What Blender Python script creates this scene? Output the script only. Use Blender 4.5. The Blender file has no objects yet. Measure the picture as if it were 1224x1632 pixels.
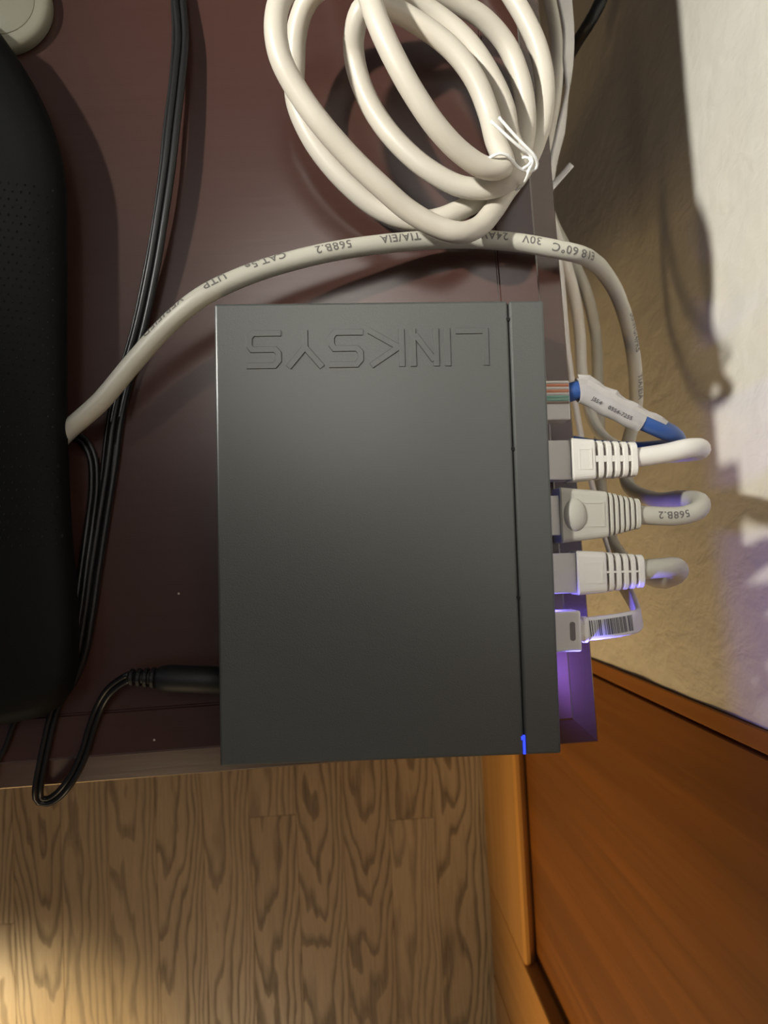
import bpy, bmesh, math, random
from math import sin, cos, pi, radians, hypot, sqrt, floor
from mathutils import Vector, Matrix, noise

random.seed(7)
SC = bpy.context.scene
COL = SC.collection
V = Vector

# ------------------------------------------------------------------ camera
F_PX = 1226.0                      # focal length in pixels of the 1224x1632 frame
CAM_H = 0.976                      # lens height over the floor
TABLE = 0.740                      # height of the table top
down = V((-55, -75, -F_PX)).normalized()
up_c = -down
th = radians(2.8)
ax = V((cos(th), sin(th), 0))
xc = (ax - ax.dot(up_c) * up_c).normalized()
yc = up_c.cross(xc)
R3 = Matrix((xc, yc, up_c))        # camera -> world
cam = bpy.data.cameras.new('camera')
cam.sensor_fit = 'VERTICAL'
cam.sensor_height = 36
cam.lens = 36 * F_PX / 1632
cam.clip_start = 0.01
cam.dof.use_dof = True
cam.dof.focus_distance = 0.215
cam.dof.aperture_fstop = 30
cam_o = bpy.data.objects.new('camera', cam)
COL.objects.link(cam_o)
M4 = R3.to_4x4()
M4.translation = V((0, 0, CAM_H))
cam_o.matrix_world = M4
SC.camera = cam_o


def P(px, py, z):
    """a measured point of the photograph at the real height z (metres) in the room"""
    r = R3 @ V((px - 612, -(py - 816), -F_PX))
    t = (z - CAM_H) / r.z
    return V((r.x * t, r.y * t, z))


# ------------------------------------------------------------------ light
SC.view_settings.view_transform = 'Standard'
SC.view_settings.look = 'None'
SC.view_settings.gamma = 1
SC.view_settings.use_curve_mapping = False
SC.view_settings.exposure = 0.0
w = bpy.data.worlds.new('world')
w.use_nodes = True
SC.world = w
w.node_tree.nodes['Background'].inputs[0].default_value = (0.95, 0.93, 1.0, 1)
w.node_tree.nodes['Background'].inputs[1].default_value = 0.05


def lamp(name, kind, loc, target, energy, color, **kw):
    l = bpy.data.lights.new(name, kind)
    l.energy = energy
    l.color = color
    for k, v in kw.items():
        setattr(l, k, v)
    o = bpy.data.objects.new(name, l)
    COL.objects.link(o)
    o.location = loc
    d = V(target) - V(loc)
    o.rotation_euler = d.to_track_quat('-Z', 'Y').to_euler()
    return o


# added key spot from the upper left, narrow cone dims the left and bottom; daylight from the window at the far left; warm room lamps low down
lamp('key_spot_light', 'SPOT', (-0.68, 0.30, 1.52), (0.135, 0.160, TABLE - 0.01), 72, (1.0, 0.98, 0.91),
     spot_size=radians(22.5), spot_blend=1.0, shadow_soft_size=0.022)
lamp('window_light', 'AREA', (-1.7, 0.9, 1.7), (0.1, 0.0, 0.7), 1.7, (0.90, 0.94, 1.0), shape='RECTANGLE', size=0.8, size_y=0.9)
lamp('overhead_fill_light', 'SPOT', (0.08, 0.50, 2.25), (0.08, 0.12, TABLE), 25, (1.0, 0.93, 0.85),  # added overhead spot, brightens the plugs and the table beside the switch
     spot_size=radians(22), spot_blend=1.0, shadow_soft_size=0.32)
lamp('upper_wall_fill_light', 'SPOT', (-1.3, 0.75, 1.9), (0.17, 0.12, 1.55), 230, (0.96, 0.97, 1.0),  # added spot, brightens the upper wall that the table rim reflects
     spot_size=radians(42), spot_blend=0.8, shadow_soft_size=0.15)
lamp('room_lamp_light', 'SPOT', (-0.62, -1.05, 0.60), (0.16, -0.31, 0.38), 50, (1.0, 0.68, 0.30),
     spot_size=radians(43), spot_blend=1.0, shadow_soft_size=0.10)
lamp('floor_fill_light', 'AREA', (-0.35, -1.3, 1.0), (-0.3, -0.45, 0.0), 3.6, (1.0, 0.76, 0.46), shape='DISK', size=0.4)
lamp('floor_lamp_light', 'SPOT', (-0.95, -0.85, 0.9), (-0.47, -0.66, 0.0), 85, (1.0, 0.76, 0.40),
     spot_size=radians(25), spot_blend=0.95, shadow_soft_size=0.03)


# ------------------------------------------------------------------ materials
def mat(name, color, rough=0.5, metal=0.0, **kw):
    m = bpy.data.materials.new(name)
    m.use_nodes = True
    b = m.node_tree.nodes['Principled BSDF']
    b.inputs['Base Color'].default_value = (*color, 1)
    b.inputs['Roughness'].default_value = rough
    b.inputs['Metallic'].default_value = metal
    for k, v in kw.items():
        b.inputs[k].default_value = v
    return m


class NT:
    def __init__(s, m):
        s.t = m.node_tree
        s.b = s.t.nodes['Principled BSDF']

    def n(s, typ, ins=None, **props):
        nd = s.t.nodes.new(typ)
        for k, v in props.items():
            setattr(nd, k, v)
        for k, v in (ins or {}).items():
            if isinstance(v, bpy.types.NodeSocket):
                s.t.links.new(v, nd.inputs[k])
            else:
                nd.inputs[k].default_value = v
        return nd

    def m(s, op, a, b=0.0, c=0.0):
        return s.n('ShaderNodeMath', {0: a, 1: b, 2: c}, operation=op).outputs[0]

    def noise(s, vec, scale, detail=3, rough=0.5, dist=0.0):
        return s.n('ShaderNodeTexNoise', {'Vector': vec, 'Scale': scale, 'Detail': detail, 'Roughness': rough, 'Distortion': dist}).outputs[0]

    def ramp(s, fac, stops):
        r = s.n('ShaderNodeValToRGB', {0: fac})
        e = r.color_ramp.elements
        while len(e) < len(stops):
            e.new(0.5)
        for i, (p, c) in enumerate(stops):
            e[i].position = p
            e[i].color = (*c, 1)
        return r.outputs[0]

    def mix(s, f, a, b, blend='MIX'):
        nd = s.t.nodes.new('ShaderNodeMix')
        nd.data_type = 'RGBA'
        nd.blend_type = blend
        for k, v in ((0, f), (6, a), (7, b)):
            if isinstance(v, bpy.types.NodeSocket):
                s.t.links.new(v, nd.inputs[k])
            else:
                nd.inputs[k].default_value = (*v, 1) if isinstance(v, tuple) else v
        return nd.outputs[2]

    def coord(s, kind='Object', scale=(1, 1, 1), loc=(0, 0, 0)):
        tc = s.n('ShaderNodeTexCoord')
        return s.n('ShaderNodeMapping', {0: tc.outputs[kind], 1: loc, 3: scale}).outputs[0]

    def bump(s, h, strength=0.3, dist=0.001):
        b = s.n('ShaderNodeBump', {'Height': h, 'Strength': strength, 'Distance': dist})
        s.t.links.new(b.outputs[0], s.b.inputs['Normal'])

    def to(s, name, sock):
        s.t.links.new(sock, s.b.inputs[name])


def speckled(name, color, rough, scale, strength, dist=0.0002, var=0.0):
    m = mat(name, color, rough)
    t = NT(m)
    v = t.coord()
    n = t.noise(v, scale, 3)
    t.bump(n, strength, dist)
    if var:
        n2 = t.noise(v, scale * 0.12, 3)
        dk = tuple(c * (1 - var) for c in color)
        t.to('Base Color', t.mix(n2, dk, tuple(min(1, c * (1 + var)) for c in color)))
    return m


M_switch = speckled('switch_grey_plastic', (0.078, 0.083, 0.076), 0.42, 2600, 0.35, 0.0002)
M_switch.node_tree.nodes['Principled BSDF'].inputs['Coat Weight'].default_value = 0.35
M_switch.node_tree.nodes['Principled BSDF'].inputs['Coat Roughness'].default_value = 0.22
M_black = speckled('black_plastic', (0.006, 0.0065, 0.006), 0.55, 1500, 0.2)
M_router = speckled('router_black', (0.0022, 0.0024, 0.0021), 0.65, 900, 0.2, 0.0002)
M_router.node_tree.nodes['Principled BSDF'].inputs['Specular IOR Level'].default_value = 0.2
M_port = mat('port_dark', (0.01, 0.01, 0.012), 0.5)
M_seam = mat('seam_dark', (0.004, 0.004, 0.004), 0.8)
M_cord = mat('cord_black', (0.010, 0.010, 0.010), 0.36)
M_dimple = mat('dimple_black', (0.02, 0.021, 0.019), 0.4)
M_cream = speckled('cable_cream', (0.59, 0.545, 0.46), 0.42, 500, 0.15, 0.0003, 0.06)
M_grey = speckled('cable_grey', (0.52, 0.50, 0.42), 0.45, 500, 0.15, 0.0003, 0.07)
M_white = speckled('boot_white', (0.82, 0.79, 0.72), 0.4, 700, 0.1, 0.0002, 0.02)
M_warmgrey = speckled('boot_grey', (0.60, 0.58, 0.50), 0.45, 700, 0.1, 0.0002, 0.03)
M_flat = mat('flat_cable_white', (0.78, 0.76, 0.74), 0.4)
M_paper = speckled('label_paper', (0.80, 0.77, 0.74), 0.7, 400, 0.4, 0.0003, 0.05)
M_blue = speckled('cable_blue', (0.035, 0.10, 0.33), 0.4, 500, 0.1)
M_ink = mat('cable_ink', (0.15, 0.14, 0.125), 0.6)
M_inkd = mat('label_ink', (0.09, 0.085, 0.09), 0.6)
M_tie = mat('tie_white', (0.85, 0.86, 0.84), 0.35)
M_gold = mat('contact_gold', (0.75, 0.5, 0.2), 0.3, 1.0)
M_clear = mat('plug_clear', (0.93, 0.90, 0.85), 0.14, 0, **{'Transmission Weight': 0.12, 'IOR': 1.40})
M_wire = {'orange': mat('wire_orange', (0.75, 0.30, 0.16), 0.5), 'white': mat('wire_white', (0.8, 0.76, 0.70), 0.5),
          'green': mat('wire_green', (0.25, 0.48, 0.38), 0.5), 'brown': mat('wire_brown', (0.30, 0.22, 0.17), 0.5)}
M_puck = speckled('puck_cream', (0.27, 0.26, 0.19), 0.5, 300, 0.1)
M_led = bpy.data.materials.new('led_blue')
M_led.use_nodes = True
bb = M_led.node_tree.nodes['Principled BSDF']
bb.inputs['Base Color'].default_value = (0.02, 0.03, 0.3, 1)
bb.inputs['Emission Color'].default_value = (0.03, 0.06, 1.0, 1)
bb.inputs['Emission Strength'].default_value = 1.6
M_lint = mat('lint', (0.5, 0.45, 0.4), 0.8)

# dark cherry lacquer
M_table = mat('cherry_lacquer', (0.05, 0.018, 0.012), 0.24, 0, **{'Coat Weight': 0.6, 'Coat Roughness': 0.2})
t = NT(M_table)
v = t.coord('Object', (1, 1, 1))
vs = t.coord('Object', (5, 90, 5))
g = t.noise(vs, 6, 4, 0.6)
cl = t.noise(v, 9, 3)
c1 = t.mix(g, (0.044, 0.022, 0.016), (0.066, 0.034, 0.026))
t.to('Base Color', t.mix(cl, c1, (0.066, 0.026, 0.020)))
t.to('Roughness', t.m('MULTIPLY_ADD', g, 0.06, 0.22))
t.bump(g, 0.08, 0.0003)

# painted trowelled plaster
M_wall = mat('trowelled_plaster', (0.62, 0.58, 0.49), 0.55)
t = NT(M_wall)
v = t.coord()
a = t.noise(t.coord('Object', (1, 1, 0.6)), 75, 3, 0.55, 0.5)
b = t.noise(v, 160, 3, 0.5)
h = t.m('ADD', a, t.m('MULTIPLY', b, 0.35))
t.bump(h, 0.4, 0.0025)
t.to('Base Color', t.mix(t.noise(v, 60, 3), (0.66, 0.63, 0.55), (0.75, 0.72, 0.64)))


# varnished wood with vertical grain (grain runs along local Z) or along Y
def varnish(name, c_dark, c_light, axis='Z', rough=0.42):
    m = mat(name, c_light, rough)
    t = NT(m)
    sc = (70, 70, 1.6) if axis == 'Z' else (70, 1.6, 70)
    v = t.coord('Object', sc)
    g = t.noise(v, 1.0, 5, 0.62, 0.6)
    sc2 = (14, 14, 0.9) if axis == 'Z' else (14, 0.9, 14)
    g2 = t.noise(t.coord('Object', sc2), 1.0, 2, 0.5)
    f = t.m('ADD', t.m('MULTIPLY', g, 0.5), t.m('MULTIPLY', g2, 0.5))
    t.to('Base Color', t.ramp(f, [(0.40, c_dark), (0.60, c_light)]))
    t.bump(g, 0.12, 0.0004)
    return m


M_panel = varnish('varnished_panel', (0.13, 0.045, 0.007), (0.22, 0.078, 0.013))
M_trim = varnish('varnished_trim', (0.24, 0.088, 0.017), (0.32, 0.12, 0.025))
M_base = varnish('varnished_baseboard', (0.38, 0.18, 0.04), (0.50, 0.25, 0.065), 'Y', 0.35)

# oak strips: nested cathedral rings, fine pores; each strip differs by its own random number
M_oak = mat('oak_strip', (0.4, 0.28, 0.16), 0.36)
t = NT(M_oak)
oi = t.n('ShaderNodeObjectInfo')
rnd = oi.outputs['Random']
tc = t.n('ShaderNodeTexCoord')
sep = t.n('ShaderNodeSeparateXYZ', {0: tc.outputs['Object']})
x, y = sep.outputs[0], sep.outputs[1]
r2 = t.m('FRACT', t.m('MULTIPLY', rnd, 17.31))
r3 = t.m('FRACT', t.m('MULTIPLY', rnd, 71.77))
off = t.m('MULTIPLY', rnd, 40.0)
cv = t.n('ShaderNodeCombineXYZ', {0: t.m('MULTIPLY', x, 22), 1: t.m('MULTIPLY', y, 4.5), 2: off})
wv = t.noise(cv.outputs[0], 1.0, 2, 0.5)
cv2 = t.n('ShaderNodeCombineXYZ', {0: t.m('MULTIPLY', x, 70), 1: t.m('MULTIPLY', y, 13), 2: off})
wv2 = t.noise(cv2.outputs[0], 1.0, 2, 0.5)
xo = t.m('ADD', x, t.m('MULTIPLY_ADD', r2, 0.05, -0.025))
par = t.m('MULTIPLY', t.m('MULTIPLY', xo, xo), 2100)
slope = t.m('MULTIPLY', t.m('GREATER_THAN', r3, 0.5), t.m('MULTIPLY_ADD', r2, 14, -20))
f = t.m('ADD', par, t.m('MULTIPLY', y, slope))
f = t.m('ADD', f, t.m('MULTIPLY', wv, 5.0))
f = t.m('ADD', f, t.m('MULTIPLY', wv2, 1.1))
fr = t.m('FRACT', f)
ring = t.ramp(fr, [(0.0, (0, 0, 0)), (0.52, (0.12, 0.12, 0.12)), (0.80, (1, 1, 1)), (0.95, (0.75, 0.75, 0.75))])
ring.node.color_ramp.elements.new(1.0).color = (0, 0, 0, 1)
cv3 = t.n('ShaderNodeCombineXYZ', {0: t.m('MULTIPLY', x, 900), 1: t.m('MULTIPLY', y, 22), 2: off})
pore = t.noise(cv3.outputs[0], 1.0, 3, 0.6)
amt = t.m('MULTIPLY', ring, t.m('MULTIPLY_ADD', r3, 0.30, 0.45))
amt = t.m('ADD', amt, t.m('MULTIPLY', t.m('SUBTRACT', pore, 0.45), 1.1))
cb = t.mix(r2, (0.37, 0.265, 0.15), (0.47, 0.355, 0.215))
cd = t.mix(amt, cb, (0.115, 0.075, 0.040))
cd.node.clamp_factor = True
t.to('Base Color', cd)
t.to('Roughness', t.m('MULTIPLY_ADD', ring, 0.15, 0.33))
t.bump(t.m('MULTIPLY', amt, -1.0), 0.15, 0.0004)


# ------------------------------------------------------------------ builders
def tag(o, label=None, cat=None, group=None, kind=None):
    if label: o['label'] = label
    if cat: o['category'] = cat
    if group: o['group'] = group
    if kind: o['kind'] = kind
    return o


def link(name, me, m, parent=None, smooth=False):
    if isinstance(me, bmesh.types.BMesh):
        d = bpy.data.meshes.new(name)
        bmesh.ops.recalc_face_normals(me, faces=me.faces)
        me.to_mesh(d)
        me.free()
        me = d
    if smooth:
        for p in me.polygons:
            p.use_smooth = True
    if m and not me.materials:
        me.materials.append(m)
    o = bpy.data.objects.new(name, me)
    COL.objects.link(o)
    if parent:
        o.parent = parent
    return o


def empty(name, loc=(0, 0, 0), rz=0):
    o = bpy.data.objects.new(name, None)
    o.empty_display_size = 0.01
    COL.objects.link(o)
    o.location = loc
    o.rotation_euler = (0, 0, rz)
    return o


def box(bm, x0, x1, y0, y1, z0, z1, bev=0, seg=2):
    vs = [bm.verts.new((x, y, z)) for x in (x0, x1) for y in (y0, y1) for z in (z0, z1)]
    fs = []
    for q in ((0, 1, 3, 2), (4, 6, 7, 5), (0, 4, 5, 1), (2, 3, 7, 6), (0, 2, 6, 4), (1, 5, 7, 3)):
        fs.append(bm.faces.new([vs[i] for i in q]))
    if bev:
        es = list({e for f_ in fs for e in f_.edges})
        bmesh.ops.bevel(bm, geom=es, offset=bev, segments=seg, affect='EDGES', profile=0.5)
    return bm


def loft(bm, rings, cap=True):
    """rings: lists of 3-D points with equal counts"""
    rv = [[bm.verts.new(p) for p in r] for r in rings]
    n = len(rv[0])
    for a_, b_ in zip(rv, rv[1:]):
        for i in range(n):
            j = (i + 1) % n
            bm.faces.new((a_[i], a_[j], b_[j], b_[i]))
    if cap:
        bm.faces.new(rv[0][::-1])
        bm.faces.new(rv[-1])
    return bm


def rrect(hw, hh, r, n=4):
    pts = []
    r = min(r, hw * 0.999, hh * 0.999)
    for cx, cy, a0 in ((hw - r, hh - r, 0), (-hw + r, hh - r, pi / 2), (-hw + r, -hh + r, pi), (hw - r, -hh + r, 1.5 * pi)):
        for i in range(n + 1):
            a_ = a0 + i * pi / 2 / n
            pts.append((cx + r * cos(a_), cy + r * sin(a_)))
    return pts


def spline(pts, step=0.0018):
    """centripetal Catmull-Rom through the points, resampled evenly"""
    p = [V(q) for q in pts]
    p = [p[0] * 2 - p[1]] + p + [p[-1] * 2 - p[-2]]
    out = []
    for i in range(1, len(p) - 2):
        p0, p1, p2, p3 = p[i - 1:i + 3]
        t0 = 0
        t1 = t0 + max((p1 - p0).length, 1e-6) ** 0.5
        t2 = t1 + max((p2 - p1).length, 1e-6) ** 0.5
        t3 = t2 + max((p3 - p2).length, 1e-6) ** 0.5
        n = max(4, int((p2 - p1).length / step * 2))
        for k in range(n):
            t_ = t1 + (t2 - t1) * k / n
            A1 = p0 * ((t1 - t_) / (t1 - t0)) + p1 * ((t_ - t0) / (t1 - t0))
            A2 = p1 * ((t2 - t_) / (t2 - t1)) + p2 * ((t_ - t1) / (t2 - t1))
            A3 = p2 * ((t3 - t_) / (t3 - t2)) + p3 * ((t_ - t2) / (t3 - t2))
            B1 = A1 * ((t2 - t_) / (t2 - t0)) + A2 * ((t_ - t0) / (t2 - t0))
            B2 = A2 * ((t3 - t_) / (t3 - t1)) + A3 * ((t_ - t1) / (t3 - t1))
            out.append(B1 * ((t2 - t_) / (t2 - t1)) + B2 * ((t_ - t1) / (t2 - t1)))
    out.append(p[-2])
    res = [out[0]]
    acc = 0
    for a_, b_ in zip(out, out[1:]):
        acc += (b_ - a_).length
        if acc >= step:
            res.append(b_)
            acc = 0
    if (res[-1] - out[-1]).length > step * 0.3:
        res.append(out[-1])
    return res


def frames(path, upv=V((0, 0, 1))):
    """tangent, normal (towards upv), side at each point; transported so that the frame never flips"""
    T, N, B = [], [], []
    n = len(path)
    for i in range(n):
        T.append((path[min(i + 1, n - 1)] - path[max(i - 1, 0)]).normalized())
    nn = upv - upv.dot(T[0]) * T[0]
    nn.normalize()
    for i in range(n):
        nn = nn - nn.dot(T[i]) * T[i]
        tgt = upv - upv.dot(T[i]) * T[i]
        wgt = tgt.length
        if wgt > 0.35:
            nn = nn.normalized().lerp(tgt.normalized(), 0.25)
        nn.normalize()
        N.append(nn.copy())
        B.append(T[i].cross(nn))
    return T, N, B


def tube_bm(bm, path, r, seg=14, fr=None, aspect=1.0, rfun=None):
    T, N, B = fr or frames(path)
    rings = []
    for i, c in enumerate(path):
        rr = rfun(i / max(1, len(path) - 1)) * r if rfun else r
        rings.append([c + N[i] * (rr * aspect * sin(a_)) + B[i] * (rr * cos(a_)) for a_ in [2 * pi * k / seg for k in range(seg)]])
    return loft(bm, rings)


def tube(name, pts, r, m, parent=None, seg=14, step=0.0018, aspect=1.0, rfun=None, upv=V((0, 0, 1))):
    path = spline(pts, step)
    fr = frames(path, upv)
    o = link(name, tube_bm(bmesh.new(), path, r, seg, fr, aspect, rfun), m, parent, True)
    return o, path, fr


def text_mesh(s, size):
    cu = bpy.data.curves.new('txt', 'FONT')
    cu.body = s
    cu.size = size
    cu.align_x = 'CENTER'
    cu.align_y = 'CENTER'
    cu.resolution_u = 3
    cu.offset = size * 0.018
    cu.space_character = 1.12
    o = bpy.data.objects.new('txt', cu)
    COL.objects.link(o)
    bpy.context.view_layer.update()
    me = bpy.data.meshes.new_from_object(o.evaluated_get(bpy.context.evaluated_depsgraph_get()))
    vs = [v_.co.copy() for v_ in me.vertices]
    fs = [tuple(p.vertices) for p in me.polygons]
    bpy.data.objects.remove(o)
    bpy.data.curves.remove(cu)
    return vs, fs


def print_on(path, fr, r, items, m, parent, size, dirn=-1, phi0=0.0, name='printed_text'):
    """items: (world point near the cable, string); flat ink wrapped round the cable"""
    T, N, B = fr
    S = [0]
    for a_, b_ in zip(path, path[1:]):
        S.append(S[-1] + (b_ - a_).length)
    verts, faces = [], []
    for it in items:
        pt, s = it[:2]
        ph0 = it[2] if len(it) > 2 else phi0
        i0 = min(range(len(path)), key=lambda i: (path[i] - pt).length)
        s0 = S[i0]
        vs, fs = text_mesh(s, size)
        tb = bmesh.new()
        tv = [tb.verts.new((q.x, q.y, 0)) for q in vs]
        for f_ in fs:
            try:
                tb.faces.new([tv[k] for k in f_])
            except ValueError:
                pass
        bmesh.ops.triangulate(tb, faces=tb.faces[:])
        for _ in range(3):
            le = [e_ for e_ in tb.edges if e_.calc_length() > 0.0007]
            if not le:
                break
            bmesh.ops.subdivide_edges(tb, edges=le, cuts=1)
            bmesh.ops.triangulate(tb, faces=[f_ for f_ in tb.faces if len(f_.verts) > 3])
        tb.verts.index_update()
        vs = [q.co.copy() for q in tb.verts]
        fs = [tuple(q.index for q in f_.verts) for f_ in tb.faces]
        tb.free()
        base = len(verts)
        for v_ in vs:
            ss = s0 + dirn * v_.x
            i = 0
            while i < len(S) - 2 and S[i + 1] < ss:
                i += 1
            tt = (ss - S[i]) / max(1e-9, S[i + 1] - S[i])
            c = path[i].lerp(path[i + 1], tt)
            n_ = N[i].lerp(N[i + 1], tt).normalized()
            b_ = B[i].lerp(B[i + 1], tt).normalized()
            ph = ph0 - dirn * v_.y / r
            rr = r + 0.00005
            verts.append(c + n_ * (rr * cos(ph)) + b_ * (rr * sin(ph)))
        faces += [tuple(base + k for k in f_) for f_ in fs]
    me = bpy.data.meshes.new(name)
    me.from_pydata([tuple(q) for q in verts], [], faces)
    o = link(name, me, m, parent)
    return o


# ------------------------------------------------------------------ room: floor strips, wall, wood panelling
WX = 0.170                                   # plaster face
sub = bmesh.new()
box(sub, -1.5, WX, -1.5, 1.5, -0.05, -0.012)
floor_o = link('floor', sub, mat('subfloor', (0.05, 0.035, 0.02), 0.8), None)
tag(floor_o, 'brown oak strip floor with strong cathedral grain', kind='structure')
pitch = 0.0572
# x of the strip seams counted from the seam measured at (771, 1400) in the photograph
sx0 = P(771, 1400, 0).x
plank_meshes = {}
rp = random.Random(3)


def plank(xc_, y0, y1):
    L = round((y1 - y0) * 10000)
    if L not in plank_meshes:
        bm = bmesh.new()
        box(bm, -pitch / 2 + 0.0001, pitch / 2 - 0.0001, -(y1 - y0) / 2 + 0.0001, (y1 - y0) / 2 - 0.0001, -0.012, 0, 0.0003, 1)
        me = bpy.data.meshes.new('plank')
        bm.to_mesh(me)
        bm.free()
        me.materials.append(M_oak)
        plank_meshes[L] = me
    o = link('plank', plank_meshes[L], None, floor_o)
    o.location = (xc_, (y0 + y1) / 2, 0)


joints = {1: [P(658, 1305, 0).y], 3: [], 4: [P(445, 1300, 0).y], 10: [P(20, 1472, 0).y], 6: [], 7: [P(200, 1690, 0).y]}
for i in range(-1, 22):
    xc_ = sx0 - pitch * (i + 0.5)
    if xc_ > WX + 0.02:
        continue
    js = joints.get(i)
    if js is None:
        js = [rp.uniform(-1.2, -0.75), rp.uniform(-0.2, 0.4)]
    elif not js:
        js = [rp.uniform(-0.1, 0.3)]
    ys = [-1.5] + sorted(js) + [1.5]
    full = [ys[0]]
    for a_, b_ in zip(ys, ys[1:]):
        n = max(1, round((b_ - a_) / 0.9))
        for k in range(1, n + 1):
            full.append(a_ + (b_ - a_) * k / n)
    for a_, b_ in zip(full, full[1:]):
        plank(xc_, a_, b_)

# plaster wall: low trowelled relief as geometry, fine relief in the material
bm = bmesh.new()
Y0, Y1, Z0, Z1 = -0.079, 1.5, 0.0, 1.6
ny, nz = 150, 150
grid = []
for j in range(nz + 1):
    z = Z0 + (Z1 - Z0) * j / nz
    row = []
    for i in range(ny + 1):
        yy = Y0 + (Y1 - Y0) * i / ny
        d = 0.0009 * noise.fractal(V((yy * 26, z * 14, 1.7)), 1.0, 2.0, 3)
        row.append(bm.verts.new((WX - d, yy, z)))
    grid.append(row)
for j in range(nz):
    for i in range(ny):
        bm.faces.new((grid[j][i], grid[j][i + 1], grid[j + 1][i + 1], grid[j + 1][i]))
box(bm, WX + 0.004, WX + 0.08, -1.5, 1.5, 0, 2.4)
box(bm, WX - 0.0005, WX + 0.01, Y0, 1.5, 1.595, 2.4)
wall = link('wall_right', bm, M_wall, None, True)
tag(wall, 'cream trowelled plaster wall beside the table, upper part lit by daylight', kind='structure')

bm = bmesh.new()
box(bm, 0.1685, WX + 0.004, -0.0893, -0.0795, 0.19, 2.1, 0.0006, 2)
tag(link('trim_1', bm, M_trim), 'narrow varnished wood strip between plaster and wood panel', kind='structure')
bm = bmesh.new()
box(bm, 0.1680, WX + 0.004, -0.4075, -0.0908, 0.16, 2.1, 0.0005, 1)
tag(link('trim_2', bm, M_panel), 'broad orange-brown varnished wood panel with upright grain', kind='structure')
bm = bmesh.new()
loft(bm, [[(0.1545, -0.52, z_), (0.1545, -0.4110, z_), (0.1556, -0.4098, z_), (0.1660, -0.4078, z_), (0.1660, -0.4088, z_), (WX + 0.004, -0.4088, z_), (WX + 0.004, -0.52, z_)] for z_ in (0.0, 2.1)])
M_casing = varnish('varnished_casing', (0.36, 0.17, 0.037), (0.46, 0.225, 0.055))
tag(link('trim_3', bm, M_casing), 'upright varnished casing standing proud at the lower end of the wood panel', kind='structure')
# baseboard with an eased top
bm = bmesh.new()
prof = [(0.154, 0.0), (0.154, 0.192), (0.1546, 0.1955), (0.1565, 0.1985), (0.1600, 0.1985), (0.1640, 0.1945), (0.1675, 0.1895), (0.1675, 0.0)]
loft(bm, [[(x_, y_, z_) for x_, z_ in prof] for y_ in (-0.4080, 1.5)])
tag(link('baseboard_right', bm, M_base), 'honey varnished baseboard below the wood panel', kind='structure')
bm = bmesh.new()
box(bm, 0.1540, 0.1560, -1.5, -0.5202, 0.0, 0.30)
box(bm, 0.156, WX + 0.004, -1.5, -0.5205, 0.0, 2.1)
tag(link('trim_4', bm, M_base), 'honey varnished plinth face at the foot of the casing', kind='structure')

# ------------------------------------------------------------------ table
ta = radians(1.0)
corner = V((0.0750, -0.0608))
ux, uy = V((cos(ta), sin(ta))), V((-sin(ta), cos(ta)))
TL_, TW_ = 0.95, 0.62
tbl = empty('side_table', (corner.x, corner.y, 0), ta)
tag(tbl, 'dark cherry lacquered table with a moulded edge carrying the network gear', 'table')
# top: nested rectangle profile; (inset from the outer edge, z below the surface)
prof = [(0.0, -0.021), (0.0, -0.0055), (0.0006, -0.0042), (0.0085, -0.0006), (0.0092, 0.0002), (0.0150, 0.0002),
        (0.0210, 0.0002), (0.0213, -0.0003), (0.0217, -0.0003), (0.0220, 0.0)]


def rect_ring(d, z):
    x0, x1, y0, y1 = -TL_ + d, -d, d, TW_ - d
    return [(x1, y0, TABLE + z), (x1, y1, TABLE + z), (x0, y1, TABLE + z), (x0, y0, TABLE + z)]


bm = loft(bmesh.new(), [rect_ring(d, z) for d, z in prof])
link('table_top', bm, M_table, tbl)
bm = bmesh.new()
ins = 0.045
for (x0, x1, y0, y1) in ((-TL_ + ins, -ins, ins, ins + 0.018), (-TL_ + ins, -ins, TW_ - ins - 0.018, TW_ - ins),
                         (-TL_ + ins, -TL_ + ins + 0.018, ins, TW_ - ins), (-ins - 0.018, -ins, ins, TW_ - ins)):
    box(bm, x0, x1, y0, y1, TABLE - 0.085, TABLE - 0.0212)
link('apron', bm, M_table, tbl)
for sx_ in (-TL_ + 0.06, -0.06):
    for sy_ in (0.06, TW_ - 0.06):
        bm = loft(bmesh.new(), [[(sx_ + a_ * q, sy_ + b_ * q, z_) for a_, b_ in ((1, -1), (1, 1), (-1, 1), (-1, -1))]
                                for z_, q in ((0, 0.013), (0.55, 0.020), (TABLE - 0.0212, 0.020))])
        link('leg', bm, M_table, tbl)

# ------------------------------------------------------------------ network switch
sa = radians(-1.3)
SWZ = TABLE + 0.0010
top_z = 0.767
cs = [P(342, 484, top_z), P(864, 479, top_z), P(897, 1200, top_z), P(350, 1222, top_z)]
cc = sum(cs, V((0, 0, 0))) / 4
HX, HY = 0.0457, 0.0624
sw = empty('network_switch', (cc.x, cc.y, TABLE), sa)
tag(sw, 'dark grey flat network switch with embossed lettering and cables in its right side', 'network switch')
swm = Matrix.Translation((cc.x, cc.y, TABLE)) @ Matrix.Rotation(sa, 4, 'Z')
swi = swm.inverted()
SEAM = (swi @ P(823, 840, top_z)).x


def sy(py, z=0.753):
    return (swi @ P(905, py, z)).y


port_y = [sy(641), sy(735), sy(822), sy(913), sy(1004)]
zt = top_z - TABLE
bm = bmesh.new()
box(bm, -HX, SEAM - 0.00015, -HY, HY, 0.001, zt, 0.0007, 3)
link('housing', bm, M_switch, sw)
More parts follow.
